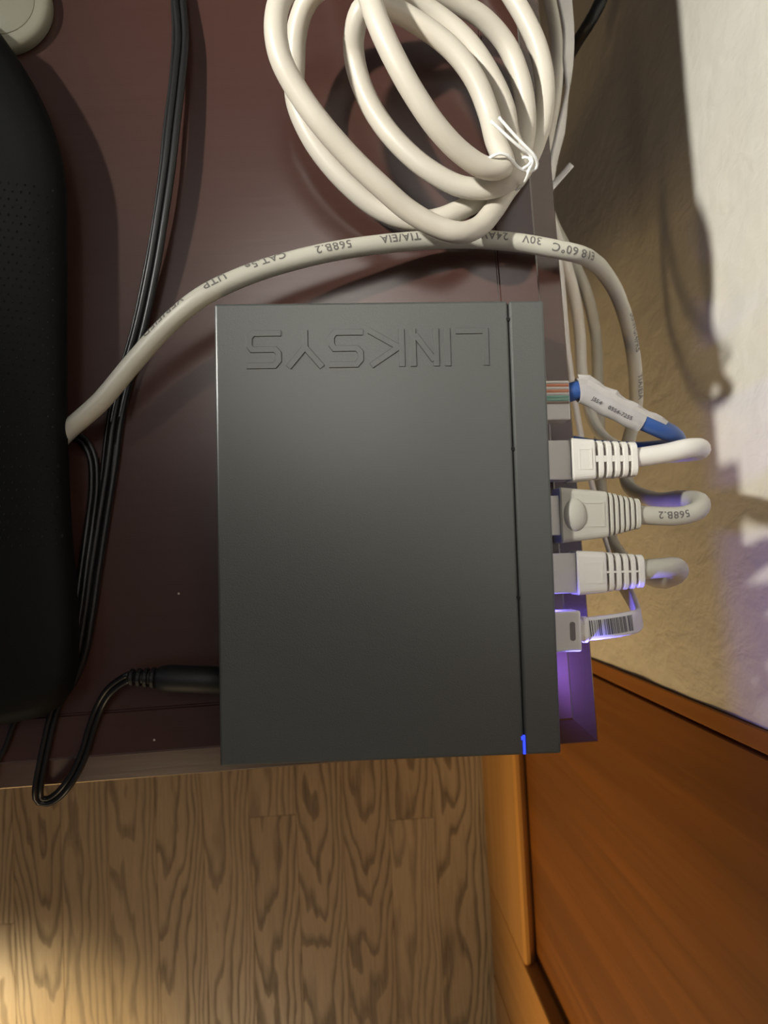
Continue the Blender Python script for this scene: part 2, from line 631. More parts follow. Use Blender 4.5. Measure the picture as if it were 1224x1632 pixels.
# bezel with real port openings
bm = bmesh.new()
pz0, pz1, hw = 0.0065, 0.0195, 0.0071
box(bm, SEAM + 0.00015, HX, -HY, HY, pz1, zt, 0.0007, 3)
box(bm, SEAM + 0.00015, HX, -HY, HY, 0.001, pz0, 0.0004, 2)
edges = [HY] + [q for p_ in port_y for q in (p_ + hw, p_ - hw)] + [-HY]
for i in range(0, len(edges), 2):
    box(bm, SEAM + 0.00015, HX - 0.0003, edges[i + 1], edges[i], pz0 - 0.0002, pz1 + 0.0002)
link('bezel', bm, M_switch, sw)
bm = bmesh.new()
box(bm, SEAM - 0.00014, SEAM + 0.00014, -HY + 0.002, HY - 0.001, 0.004, zt - 0.0006)
link('seam_strip', bm, M_seam, sw)
for p_ in port_y:
    bm = bmesh.new()
    t_ = 0.0006
    x0, x1 = SEAM + 0.0002, HX - 0.0002
    box(bm, x0, x1, p_ - hw, p_ - hw + t_, pz0, pz1)
    box(bm, x0, x1, p_ + hw - t_, p_ + hw, pz0, pz1)
    box(bm, x0, x1, p_ - hw + t_, p_ + hw - t_, pz0, pz0 + t_)
    box(bm, x0, x1, p_ - hw + t_, p_ + hw - t_, pz1 - t_, pz1)
    box(bm, x0, x0 + t_, p_ - hw + t_, p_ + hw - t_, pz0 + t_, pz1 - t_)
    link('port', bm, M_port, sw)
for py_ in (508, 715, 952):
    bm = bmesh.new()
    q = swi @ P(811 + (py_ - 480) * 0.034, py_, top_z)
    loft(bm, [[(SEAM + 0.00050 * cos(a_) - 0.0002, q.y + 0.00055 * sin(a_), z_) for a_ in [k * pi / 5 for k in range(10)]]
              for z_ in (zt - 0.0008, zt + 0.00005)])
    link('notch', bm, M_seam, sw)
bm = bmesh.new()
y0 = (swi @ P(835, 1172, top_z)).y
box(bm, SEAM - 0.0003, SEAM + 0.0003, -HY + 0.0002, y0, 0.010, zt + 0.0001)
box(bm, SEAM - 0.0008, SEAM + 0.0003, y0 - 0.0012, y0 - 0.0002, 0.020, zt + 0.0001)
tag(link('status_light', bm, M_led, sw), 'thin blue lit strip in the seam')
for sx_ in (-1, 1):
    for s2 in (-1, 1):
        bm = bmesh.new()
        loft(bm, [[(sx_ * (HX - 0.010) + 0.005 * cos(a_), s2 * (HY - 0.010) + 0.005 * sin(a_), z_) for a_ in [k * pi / 8 for k in range(16)]]
                  for z_ in (0.0, 0.0012)])
        link('foot', bm, M_black, sw)
bm = bmesh.new()
py_c = (swi @ P(350, 1085, 0.753)).y
loft(bm, [[(x_, py_c + 0.0042 * cos(a_), 0.0125 + 0.0042 * sin(a_)) for a_ in [k * pi / 8 for k in range(16)]] for x_ in (-HX - 0.0003, -HX + 0.0002)])
link('power_socket', bm, M_port, sw)

# embossed lettering, read from the far side: every glyph is a set of raised strokes (unit height)
glyph = {
    'L': [[(0, 1), (0, 0), (1.0, 0)]],
    'I': [[(0, 0), (0, 1)]],
    'N': [[(0, 0), (0, 1)], [(0.14, 0.84), (0.71, 0.16)], [(0.85, 0), (0.85, 1)]],
    'K': [[(0, 0), (0, 1)], [(1.05, 1), (0.12, 0.48), (1.1, 0)]],
    'S': [[(1.05, 1), (0.15, 1), (0, 0.85), (0, 0.62), (0.12, 0.5), (0.95, 0.5), (1.05, 0.38), (1.05, 0.14), (0.92, 0), (0, 0)]],
    'Y': [[(0, 1), (0.50, 0.50)], [(0.60, 0.50), (1.1, 1)], [(0.55, 0.36), (0.55, 0)]],
}
widths = {'L': 1.0, 'I': 0.0, 'N': 0.85, 'K': 1.1, 'S': 1.05, 'Y': 1.1}


def stroke(bm, pts, hw_, z0, z1, wtop=0.55):
    n = len(pts)
    rings = []
    for i in range(n):
        d0 = (pts[i] - pts[i - 1]).normalized() if i else (pts[1] - pts[0]).normalized()
        d1 = (pts[i + 1] - pts[i]).normalized() if i < n - 1 else d0
        nrm = V((-(d0 + d1).y, (d0 + d1).x)).normalized()
        k = 1 / max(0.5, nrm.dot(V((-d0.y, d0.x))))
        ex = -d0 * hw_ if i == 0 else (d0 * hw_ if i == n - 1 else V((0, 0)))
        c = pts[i] + ex * 0.8
        A, B_ = c + nrm * hw_ * k, c - nrm * hw_ * k
        a2, b2 = c + nrm * hw_ * k * wtop, c - nrm * hw_ * k * wtop
        rings.append([(A.x, A.y, z0), (a2.x, a2.y, z1), (b2.x, b2.y, z1), (B_.x, B_.y, z0)])
    loft(bm, rings)


bm = bmesh.new()
pA, pB = swi @ P(775, 578, top_z), swi @ P(397, 532, top_z)
HGT = abs(pA.y - pB.y)
cur = pA.x
tot = sum(widths[c] for c in 'LINKSYS') + 6 * 0.42
sc_ = (pA.x - pB.x) / tot
ks = 0
for c in 'LINKSYS':
    for st in glyph[c]:
        pts = [V((cur - u * sc_, pB.y + 0.0000 - (vv - 1) * -1 * 0 - vv * HGT + 0.0)) for u, vv in st]
        stroke(bm, pts, 0.00095, zt - 0.0001, zt + 0.00036 + ks * 0.00002, 0.78)
        ks = (ks + 1) % 5
    cur -= (widths[c] + 0.42) * sc_
tag(link('embossed_lettering', bm, M_switch, sw), 'raised maker lettering, upside down in the picture')


def swp(x_, y_, z_):
    return swm @ V((x_, y_, z_))


# blue port lights inside the switch's right face
bm = bmesh.new()
ly = sy(1075)
box(bm, HX - 0.0002, HX + 0.0003, ly - 0.0012, ly + 0.0012, 0.013, 0.0165)
for p_ in port_y[1:]:
    box(bm, HX - 0.0002, HX + 0.0003, p_ - hw - 0.0022, p_ - hw - 0.0008, 0.0145, 0.0165)
tag(link('port_light', bm, M_led, sw), 'small blue light beside the ports')
lp = swp(HX + 0.0018, ly - 0.002, 0.0150)
lamp('port_led_light', 'SPOT', lp, lp + V((1, 0.15, -0.45)), 0.24, (0.17, 0.15, 1.0), spot_size=radians(150), spot_blend=0.9, shadow_soft_size=0.0015)
lp2 = swp(HX + 0.0020, port_y[3] - hw - 0.0022, 0.0150)
lamp('port_led_light', 'POINT', lp2, lp2 + V((1, 0, -1)), 0.003, (0.19, 0.15, 1.0), shadow_soft_size=0.0015)

# ------------------------------------------------------------------ plugs and their cables
PZ = 0.0132      # plug axis over the table


def clear_plug(root, mclear, coloured):
    """modular plug, local +X away from the switch; origin at the switch face"""
    bm = bmesh.new()
    box(bm, -0.0085, 0.0095, -0.0058, 0.0058, -0.0038, 0.0032, 0.0004, 2)
    o = link('plug_body', bm, mclear, root)
    bm = bmesh.new()
    # spring latch below
    loft(bm, [[(x_, -w_, z_), (x_, w_, z_), (x_, w_, z_ - 0.0009), (x_, -w_, z_ - 0.0009)]
              for x_, w_, z_ in ((-0.006, 0.0030, -0.0037), (0.0005, 0.0030, -0.0038), (0.0010, 0.0019, -0.0040), (0.0085, 0.0019, -0.0052))])
    link('latch', bm, mclear, root)
    for k in range(8):
        y_ = (0.0052 - k * 0.00085) if coloured else (0.0040 - k * 0.00102)
        zc_ = 0.0030 if coloured else -0.0012
        c = ['orange', 'white', 'green', 'white', 'brown', 'green', 'white', 'brown'][k] if coloured else 'white'
        if coloured:
            c = ['white', 'orange', 'white', 'orange', 'white', 'green', 'green', 'brown'][k]
        bm = bmesh.new()
        tube_bm(bm, [V((-0.007, y_, zc_)), V((0.002, y_, zc_ + 0.0001)), V((0.0092, y_, zc_ + 0.0001))], 0.00045, 6)
        link('conductor', bm, M_wire[c], root, True)


def plug_root(name, idx, label, cat='network cable', rz=0.0, dz=0.0):
    q = swp(HX, port_y[idx], PZ + dz)
    e = empty(name, q, sa + rz)
    tag(e, label, cat, 'network cables plugged into the switch')
    return e


def to_local(root, pts):
    m = (Matrix.Translation(root.location) @ Matrix.Rotation(root.rotation_euler.z, 4, 'Z')).inverted()
    return [m @ p_ for p_ in pts]


def boot(root, m, x0, x1, x2, w0, w1, w2, nr, bubble=False, spine=0.0009):
    """strain relief boot: solid block x0..x1, ribs x1..x2"""
    bm = bmesh.new()
    secs = [(x0, w0, 0.0046), (x0 + 0.0004, w0 + 0.0003, 0.0050), (x1 - 0.0004, w1 + 0.0001, 0.0047), (x1, w1, 0.0044)]
    loft(bm, [[(x_, y_, z_) for y_, z_ in rrect(w_, h_, 0.0016)] for x_, w_, h_ in secs])
    bmb = link('boot', bm, m, root, False)
    bm = bmesh.new()
    # raised frame on top of the block
    fx0, fx1, fw = x0 + 0.0018, x1 - 0.0012, w1 * 0.55
    zz = 0.0048
    ro = [(fx0, -fw), (fx1, -fw), (fx1, fw), (fx0, fw)]
    rin = [(fx0 + .0005, -fw + .0005), (fx1 - .0005, -fw + .0005), (fx1 - .0005, fw - .0005), (fx0 + .0005, fw - .0005)]
    loft(bm, [[(a_, b_, zz - .0003) for a_, b_ in ro], [(a_, b_, zz + .0002) for a_, b_ in ro], [(a_, b_, zz + .0002) for a_, b_ in rin], [(a_, b_, zz - .0003) for a_, b_ in rin]], cap=False)
    link('boot_frame', bm, m, bmb)
    # core and ribs
    bm = bmesh.new()
    loft(bm, [[(x_, y_, z_) for y_, z_ in rrect(w_ * 0.80, 0.0033, 0.0030)] for x_, w_ in ((x1 - 0.0003, w1), (x2 - 0.0015, w2))])
    if not bubble:
        core = bm
        bm = bmesh.new()
        loft(bm, [[(x_, y_, z_) for y_, z_ in ((-spine, 0.003), (spine, 0.003), (spine, h_), (-spine, h_))] for x_, h_ in ((x1, 0.00438), (x2 - 0.001, 0.00378))])
        link('spine', bm, m, root)
        bm = core
    link('boot_core', bm, mat_core, root, True)
    pit = (x2 - x1) / nr
    for k in range(nr):
        xa = x1 + pit * k + pit * 0.38
        xb = x1 + pit * (k + 1)
        if k == nr - 1:
            xb = x2 + 0.0004
        u = (k + 0.5) / nr
        w_ = w1 + (w2 - w1) * u
        h_ = 0.0044 - 0.0006 * u
        bm = bmesh.new()
        loft(bm, [[(x_, y_ * q, z_ * q) for y_, z_ in rrect(w_, h_, 0.0024, 5)] for x_, q in ((xa, 0.96), (xa + 0.0002, 1), (xb - 0.0002, 1), (xb, 0.96))])
        link('rib', bm, m, root)
    if bubble:
        bm = bmesh.new()
        bmesh.ops.create_uvsphere(bm, u_segments=18, v_segments=10, radius=1)
        for v_ in bm.verts:
            v_.co = V((x0 + 0.0040 + v_.co.x * 0.0034, v_.co.y * 0.0049, 0.0046 + v_.co.z * 0.0022))
        link('latch_cover', bm, m, root, True)


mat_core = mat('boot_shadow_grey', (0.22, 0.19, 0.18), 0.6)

# --- cable 1: bare clear plug, blue cable with a paper flag
e0 = plug_root('blue_network_cable', 0, 'blue network cable with white paper flag and clear plug, topmost port')
clear_plug(e0, M_clear, True)
z = TABLE
bl = [e0.location + V((0.0085, 0.002, 0)), P(925, 622, z + .0132), P(960, 640, z + .0135), P(1000, 660, z + .0135), P(1045, 680, z + .013), P(1070, 692, z + .009),
      P(1079, 704, z - .002), P(1066, 712, z - .022), P(1010, 716, z - .045), P(950, 712, z - .055), P(880, 700, z - .062), P(780, 690, z - .065)]
o, pth0, fr0 = tube('cable_jacket', to_local(e0, bl), 0.0028, M_blue, e0, 14)
# paper label: a sleeve round the cable plus the flag folded off to one side
T0, N0, B0 = fr0
imx = max(range(len(pth0)), key=lambda i: pth0[i].x)
i0 = min(range(imx), key=lambda i: abs(pth0[i].x - 0.0128))
i1 = min(range(imx), key=lambda i: abs(pth0[i].x - 0.0322))
bm = bmesh.new()
rings = []
flap_rows = []
for i in range(i0, i1 + 1):
    u = (i - i0) / (i1 - i0)
    c, n_, b_ = pth0[i], N0[i], B0[i]
    row = []
    rr = 0.0034 + 0.00015 * sin(u * 17)
    # C-shaped sleeve whose near edge is cut back at a slant
    a_s = -150 + 35 * (1 - min(1, u * 5))
    for k in range(15):
        a_ = radians(a_s + (205 - a_s) * k / 14 * 1.0)
        flat = 1 - 0.05 * max(0, sin(a_))
        row.append(c + n_ * rr * sin(a_) * flat + b_ * (rr * 1.05 * cos(a_)))
    rings.append(row)
rv = [[bm.verts.new(p_) for p_ in row] for row in rings]
for a_, b_ in zip(rv, rv[1:]):
    for k in range(14):
        bm.faces.new((a_[k], a_[k + 1], b_[k + 1], b_[k]))
bmesh.ops.solidify(bm, geom=bm.faces[:], thickness=0.00012)
sleeve = link('paper_flag', bm, M_paper, e0, True)
tag(sleeve, 'white folded paper label with small grey print')
# loose flap running along the far edge of the sleeve and past its end
bm = bmesh.new()
i2 = min(range(imx), key=lambda i: abs(pth0[i].x - 0.0365))
rf = random.Random(2)
rv = []
for i in range(i0, i2 + 1):
    u = (i - i0) / (i2 - i0)
    c, n_ = pth0[i], N0[i]
    b_ = -B0[i]
    top = c + n_ * 0.0030 + b_ * 0.0008
    wd = (0.0032 - 0.0016 * u) * (1.15 if 0.30 < u < 0.40 else 1.0) + rf.uniform(-1, 1) * 0.00012
    m_ = c + n_ * 0.0037 + b_ * (0.0008 + wd * 0.55)
    e_ = c + n_ * (0.0029 + 0.0006 * sin(u * 23)) + b_ * (0.0008 + wd)
    rv.append([bm.verts.new(p_) for p_ in (top, m_, e_)])
for a_, b_ in zip(rv, rv[1:]):
    for k in range(2):
        bm.faces.new((a_[k], a_[k + 1], b_[k + 1], b_[k]))
bmesh.ops.solidify(bm, geom=bm.faces[:], thickness=0.00015)
link('flap', bm, M_paper, sleeve, False)
print_on(pth0, fr0, 0.00362, [(pth0[i0 + int((i1 - i0) * 0.28)], 'JS54'), (pth0[i0 + int((i1 - i0) * 0.68)], '0554-7255')], M_inkd, sleeve, 0.0016, 1, 0.5)

# --- cable 2: white boot
e1 = plug_root('white_network_cable', 1, 'white network cable with ribbed white boot, second port from the top')
clear_plug(e1, M_clear, False)
boot(e1, M_white, 0.0090, 0.0160, 0.0283, 0.0060, 0.0057, 0.0050, 5)
l1 = [e1.location + V((0.0265, -0.0004, 0)), P(1062, 722, z + .0135), P(1092, 715, z + .013), P(1112, 713, z + .009), P(1117, 717, z - .002), P(1100, 722, z - .025), P(1060, 726, z - .058),
      P(1005, 722, z - .105), P(952, 685, z - .13), P(928, 600, z - .14), P(924, 532, z - .14), P(915, 470, z - .13), P(898, 410, z - .12),
      P(872, 330, z - .115), P(872, 230, z - .115), P(884, 160, z - .105), P(888, 105, z - .10), P(885, 50, z - .10), P(874, -10, z - .10), P(850, -150, z - .10)]
tube('cable_jacket', to_local(e1, l1), 0.0029, M_white, e1, 14)

# --- cable 3: grey boot with latch cover; the long printed cable that ends at the router
e2 = plug_root('grey_network_cable', 2, 'long grey printed network cable arching over the switch to the black router')
clear_plug(e2, M_clear, False)
boot(e2, M_warmgrey, 0.0050, 0.0190, 0.0285, 0.0078, 0.0066, 0.0043, 6, True)
l2 = [P(55, 735, z + .0100), P(88, 706, z + .0100), P(112, 683, z + .0105), P(160, 640, z + .0125), P(215, 575, z + .0150), P(270, 515, z + .0185), P(320, 474, z + .0205), P(380, 444, z + .0195),
      P(450, 420, z + .0175), P(540, 399, z + .0150), P(640, 386, z + .0110), P(740, 381, z + .0080), P(820, 386, z + .0070), P(890, 398, z + .0065), P(925, 406, z + .004),
      P(944, 416, z - .004), P(960, 431, z - .018), P(985, 472, z - .040), P(1003, 530, z - .058), P(1013, 600, z - .070), P(1012, 660, z - .080), P(998, 720, z - .085),
      P(1000, 770, z - .075), P(1040, 795, z - .045), P(1090, 795, z - .010), P(1116, 800, z + .006), P(1112, 813, z + .0125), P(1085, 822, z + .0135), e2.location + V((0.0265, -0.0006, 0))]
o, p2, f2 = tube('cable_jacket', to_local(e2, l2), 0.0028, M_grey, e2, 16)
L = lambda px, py, zz: to_local(e2, [P(px, py, zz)])[0]
print_on(p2, f2, 0.0028, [(L(268, 516, z + .018), 'VERIFIED', -0.95), (L(345, 459, z + .02), 'UTP', -0.55), (L(428, 427, z + .018), 'CAT.5e', -0.55), (L(530, 401, z + .015), '568B.2'),
                          (L(633, 387, z + .011), 'TIA/EIA'), (L(770, 382, z + .008), '24AWG'), (L(843, 389, z + .007), '30V'), (L(891, 398, z + .006), '60\u00b0C', 0.15), (L(926, 407, z + .004), 'E18', 0.2)],
         M_ink, e2, 0.0035, -1, -0.18)
print_on(p2, f2, 0.0028, [(L(1002, 525, z - .057), '24AWG/4PRS'), (L(1014, 610, z - .072), 'TIA/EIA')], M_ink, e2, 0.0032, 1, -0.2)
print_on(p2, f2, 0.0028, [(L(1072, 822, z + .0135), '568B.2')], M_ink, e2, 0.0030, 1, 0.0)

# --- cable 4: white boot
e3 = plug_root('white_network_cable', 3, 'white network cable with ribbed white boot, fourth port down, lit violet below')
clear_plug(e3, M_clear, False)
boot(e3, M_white, 0.0092, 0.0178, 0.0288, 0.0061, 0.0058, 0.0047, 5, False, 0.0003)
l3 = [e3.location + V((0.0270, -0.0004, 0)), P(1058, 905, z + .0132), P(1074, 903, z + .011), P(1082, 908, z + .004), P(1076, 918, z - .012), P(1050, 925, z - .040),
      P(1010, 905, z - .080), P(975, 860, z - .115), P(958, 780, z - .135), P(956, 700, z - .145), P(953, 617, z - .148), P(949, 531, z - .145), P(934, 465, z - .135), P(912, 415, z - .13),
      P(872, 330, z - .125), P(862, 180, z - .125), P(840, -100, z - .125)]
tube('cable_jacket', to_local(e3, l3), 0.0029, M_grey, e3, 14)

# --- cable 5: flat white cable with bar code
e4 = plug_root('flat_network_cable', 4, 'flat white network cable with black bar code, lowest port')
bm = bmesh.new()
box(bm, -0.0080, 0.0098, -0.0058, 0.0058, -0.0042, 0.0042, 0.0006, 3)
hb = link('plug_body', bm, M_white, e4)
bm = bmesh.new()
loft(bm, [[(x_, y_, z_) for x_, y_ in [(0.0072 + q[0], q[1]) for q in rrect(0.0008, 0.0027, 0.0007)]] for z_ in (0.0038, 0.00425)])
link('slot', bm, mat_core, e4)
bm = bmesh.new()
loft(bm, [[(x_, y_, z_) for y_, z_ in rrect(w_, 0.0021, 0.0018)] for x_, w_ in ((0.0097, 0.0034), (0.0112, 0.0030), (0.0113, 0.0038), (0.0125, 0.0038))])
link('collar', bm, M_white, e4, False)
l4 = [e4.location + V((0.0118, -0.0002, 0)), P(975, 998, z + .0135), P(1003, 993, z + .012), P(1017, 988, z + .004), P(1016, 975, z - .012), P(1008, 958, z - .030),
      P(990, 925, z - .060), P(970, 880, z - .085), P(950, 800, z - .10), P(925, 690, z - .105), P(905, 560, z - .10), P(893, 430, z - .09), P(876, 330, z - .085), P(881, 262, z - .085),
      P(894, 205, z - .085), P(903, 150, z - .085), P(905, 100, z - .085), P(906, 50, z - .085), P(900, 0, z - .085), P(885, -120, z - .085)]
a4 = [0, 0, 0, 0, 0, 10, 20, 60, 60, 60, 60, 60, 60, 60, 55, 80, 40, 35, 10, 10]
path4 = spline(to_local(e4, l4), 0.0012)
fr4 = frames(path4)
bm = bmesh.new()
rings = []
T4, N4, B4 = fr4
kn = [min(range(len(path4)), key=lambda i: (path4[i] - q).length) for q in to_local(e4, l4)]
a4 = (a4 + [10] * 20)[:len(kn)]
for i, c in enumerate(path4):
    k = 0
    while k < len(kn) - 2 and i > kn[k + 1]:
        k += 1
    a0 = radians(a4[k] + (a4[k + 1] - a4[k]) * min(1, max(0, (i - kn[k]) / max(1, kn[k + 1] - kn[k]))))
    n_ = N4[i] * cos(a0) + B4[i] * sin(a0)
    b_ = B4[i] * cos(a0) - N4[i] * sin(a0)
    rings.append([c + b_ * q[0] + n_ * q[1] for q in rrect(0.0034, 0.0009, 0.0008)])
loft(bm, rings)
link('cable_jacket', bm, M_flat, e4, True)
rb = random.Random(5)
bm = bmesh.new()
S = [0]
for a_, b_ in zip(path4, path4[1:]):
    S.append(S[-1] + (b_ - a_).length)


def p4(s, side):
    i = 0
    while i < len(S) - 2 and S[i + 1] < s:
        i += 1
    tt = (s - S[i]) / (S[i + 1] - S[i])
    n_ = N4[i].lerp(N4[i + 1], tt).normalized()
    return path4[i].lerp(path4[i + 1], tt) + B4[i] * side + n_ * 0.00096


s = 0.0015
while s < 0.0145:
    wd = rb.choice([0.00012, 0.0002, 0.0003, 0.0004])
    k = 3
    A = [p4(s, -0.0024), p4(s + wd, -0.0024), p4(s + wd, 0.0022), p4(s, 0.0022)]
    bm.faces.new([bm.verts.new(q) for q in A])
    s += wd + rb.choice([0.0001, 0.0002, 0.0003])
tag(link('bar_code', bm, M_inkd, e4), 'black bar code stripes', kind='stuff')

# ------------------------------------------------------------------ coiled cable with its wire tie
h = TABLE


def Z(px, py, mm):
    return P(px, py, h + mm / 1000)


coil_pts = [
    # tail, then down the middle (strand 4) into the tie
    Z(430, -260, 4), Z(520, -160, 16), Z(572, -70, 34), Z(590, 0, 40), Z(606, 45, 41), Z(632, 100, 40), Z(662, 153, 38), Z(698, 205, 35), Z(738, 246, 31), Z(775, 268, 28), Z(803, 264, 26),
    # up the inner right (strand 5)
    Z(790, 225, 24), Z(778, 178, 23), Z(756, 125, 24), Z(720, 78, 25), Z(668, 38, 26), Z(620, 12, 27), Z(590, 4, 27),
    # inner left arc (strand 3)
    Z(577, 14, 27), Z(566, 45, 24), Z(564, 85, 20), Z(576, 135, 18), Z(600, 184, 17), Z(638, 232, 17), Z(682, 270, 17), Z(734, 297, 17), Z(780, 300, 18), Z(815, 285, 19), Z(828, 262, 18),
    # second right strand (6)
    Z(812, 218, 16), Z(804, 172, 16), Z(782, 122, 17), Z(746, 68, 18), Z(692, 22, 19), Z(636, -8, 22), Z(570, -28, 24), Z(516, -22, 24),
    # outer left, lower (strand 2)
    Z(490, 2, 21), Z(474, 45, 18), Z(470, 100, 15), Z(471, 158, 13), Z(488, 205, 12), Z(516, 250, 11), Z(557, 296, 10), Z(602, 332, 9), Z(648, 350, 9), Z(692, 350, 9), Z(735, 334, 9), Z(775, 310, 9), Z(808, 285, 9.5),
    # third right strand (7)
    Z(834, 232, 8), Z(838, 178, 8.5), Z(828, 122, 9.5), Z(806, 70, 11), Z(768, 28, 14), Z(722, 2, 17), Z(650, -38, 24), Z(570, -72, 32), Z(490, -55, 36),
    # outer left, upper (strand 1)
    Z(449, -5, 37), Z(439, 42, 38), Z(447, 92, 37), Z(474, 145, 35), Z(512, 198, 33), Z(558, 250, 30), Z(610, 300, 27), Z(652, 336, 24), Z(694, 360, 22), Z(732, 371, 20.5), Z(762, 362, 17), Z(786, 336, 13), Z(806, 306, 9), Z(832, 272, 4.6),
    # outer right strand (8) and the second tail
    Z(852, 232, 3.6), Z(866, 182, 3.6), Z(868, 130, 3.6), Z(858, 78, 3.8), Z(838, 32, 4.5), Z(812, -12, 5), Z(770, -80, 5), Z(700, -170, 4), Z(620, -260, 3.6),
]
coil = empty('coiled_cable', Z(650, 150, 0))
tag(coil, 'coiled cream network cable bound with a white tie, lying above the switch', 'network cable')
cm = Matrix.Translation(coil.location).inverted()
o, pc, fc = tube('cable_jacket', [cm @ q for q in coil_pts], 0.0031, M_cream, coil, 18, 0.0016)


def z5(x_, y_, mm):
    return cm @ Z(700 + x_ / 4.896, 150 + y_ / 4.896, mm)


tie = empty('wire_tie', Z(830, 265, 0))
tag(tie, 'thin white wire tie with two loose ends around the cable coil', 'cable tie')
tmi = Matrix.Translation(tie.location).inverted()
m2 = tmi @ cm.inverted()
tie_pts = [[(340, 545, 24), (372, 512, 29.5), (425, 480, 31), (485, 465, 31), (535, 482, 30.5), (572, 520, 29), (610, 565, 27), (650, 590, 26), (700, 600, 25.5), (745, 588, 25), (765, 555, 25.5),
            (755, 505, 27), (725, 460, 28), (650, 385, 29), (560, 290, 30), (465, 180, 31)],
           [(402, 210, 31), (470, 272, 30.5), (560, 355, 30), (640, 425, 28.5), (705, 470, 27), (728, 510, 26.5), (722, 550, 26), (700, 590, 26.5), (690, 635, 25), (668, 680, 23), (640, 715, 20), (600, 745, 16)],
           [(650, 500, 25), (690, 490, 26), (715, 520, 26), (690, 560, 26.5), (655, 580, 26.5)]]
for tp in tie_pts:
    tube('tie_wire', [m2 @ z5(*q) for q in tp], 0.00045, M_tie, tie, 8, 0.0008)

# ------------------------------------------------------------------ black router with dimpled lid
out = [(0, 52), (32, 98), (62, 150), (88, 212), (104, 280), (107, 400), (107, 560), (108, 700), (114, 830), (124, 960), (125, 1050), (112, 1108), (78, 1138), (20, 1152), (-60, 1162), (-220, 1165),
       (-380, 1120), (-450, 960), (-470, 620), (-440, 260), (-350, 60), (-220, -20), (-90, -10)]
op = [P(a_, b_, TABLE + 0.012) for a_, b_ in out]
# smooth the closed outline
cyc = spline([V((q.x, q.y, 0)) for q in op] + [V((op[0].x, op[0].y, 0))], 0.004)[:-1]
ctr = sum(cyc, V((0, 0, 0))) / len(cyc)
rt = empty('router', (ctr.x, ctr.y, TABLE))
tag(rt, 'black router with a dimpled lid at the left edge of the table', 'router')


def inset(d):
    n = len(cyc)
    res = []
    for i in range(n):
        tg = (cyc[(i + 1) % n] - cyc[i - 1]).normalized()
        nr_ = V((tg.y, -tg.x, 0))
        if nr_.dot(cyc[i] - ctr) < 0:
            nr_ = -nr_
        res.append(cyc[i] - nr_ * d - ctr)
    return res


rings = [[(q.x * k_, q.y * k_, z_) for q in inset(d)] for d, k_, z_ in ((0.0045, 0.90, 0.0), (0.0045, 0.90, 0.003), (0.0040, 0.94, 0.0070), (0.0020, 1, 0.0095), (0, 1, 0.0118), (0.0003, 1, 0.0140), (0.0018, 1, 0.0165),
                                                               (0.0040, 1, 0.0180), (0.0040, 0.90, 0.0190), (0.0040, 0.75, 0.0195))]
cas = link('casing', loft(bmesh.new(), rings), M_router, rt, True)
from mathutils.bvhtree import BVHTree
lid = BVHTree.FromPolygons([v_.co for v_ in cas.data.vertices], [tuple(p.vertices) for p in cas.data.polygons])
# raised dimples in curved rows
bm = bmesh.new()
row = 0
dim_me = []
for r_ in range(46):
    for c_ in range(16):
        px_ = 92 - c_ * 13.0 + (r_ % 2) * 6.5
        py_ = 300 + r_ * 12.6 - c_ * (1.2 if r_ < 30 else -0.5)
        if px_ > 98 - max(0, (330 - py_)) * 0.3:
            continue
        q = P(px_, py_, TABLE + 0.0190) - V((ctr.x, ctr.y, TABLE))
        w_, l_ = 0.00042, 0.00085
        d_ = V((0.35, 1.0, 0)).normalized()
        n_ = V((d_.y, -d_.x, 0))
        hit = lid.ray_cast(V((q.x, q.y, 0.1)), V((0, 0, -1)))[0]
        if hit is None or hit.z < 0.016:
            continue
        q.z = hit.z
        vs = [bm.verts.new(q - d_ * l_ + V((0, 0, -0.0004))), bm.verts.new(q + n_ * w_ + V((0, 0, -0.0004))), bm.verts.new(q + d_ * l_ + V((0, 0, -0.0004))), bm.verts.new(q - n_ * w_ + V((0, 0, -0.0004))),
              bm.verts.new(q + V((0, 0, 0.0006)))]
        for a_, b_ in ((0, 1), (1, 2), (2, 3), (3, 0)):
            bm.faces.new((vs[a_], vs[b_], vs[4]))
tag(link('dimple', bm, M_dimple, rt), kind='stuff')

# ------------------------------------------------------------------ pale puck half under the router
q = P(0, 4, TABLE + 0.004)
pk = empty('round_puck', (q.x, q.y, TABLE))
tag(pk, 'pale round plastic puck at the top left corner, tucked under the black router', 'cable puck')
bm = bmesh.new()
R_ = 0.0150
loft(bm, [[(r_ * cos(a_), r_ * sin(a_), z_) for a_ in [k * 2 * pi / 48 for k in range(48)]]
          for r_, z_ in ((R_ - 0.0005, 0), (R_, 0.0006), (R_, 0.0034), (R_ - 0.0006, 0.0044), (R_ - 0.0022, 0.0048))])
link('body', bm, M_puck, pk, True)
bm = bmesh.new()
loft(bm, [[(r_ * cos(a_), r_ * sin(a_), z_) for a_ in [k * 2 * pi / 48 for k in range(48)]] for r_, z_ in ((R_ - 0.0040, 0.0047), (R_ - 0.0045, 0.0050))])
link('cap', bm, M_puck, pk, True)


# ------------------------------------------------------------------ black cords
def cord(name, pts, label, offs, r, group=None):
    root = empty(name, (pts[0].x, pts[0].y, TABLE))
    tag(root, label, 'power cord', group)
    im = Matrix.Translation(root.location).inverted()
    path = spline([im @ q for q in pts], 0.0018)
    T, N, B = frames(path)
    for oo in offs:
        tube_bm_path = [path[i] + B[i] * oo[0] + N[i] * oo[1] for i in range(len(path))]
        bm = tube_bm(bmesh.new(), tube_bm_path, oo[2] if len(oo) > 2 else r, 10)
        link('strand', bm, M_cord, root, True)
    return root


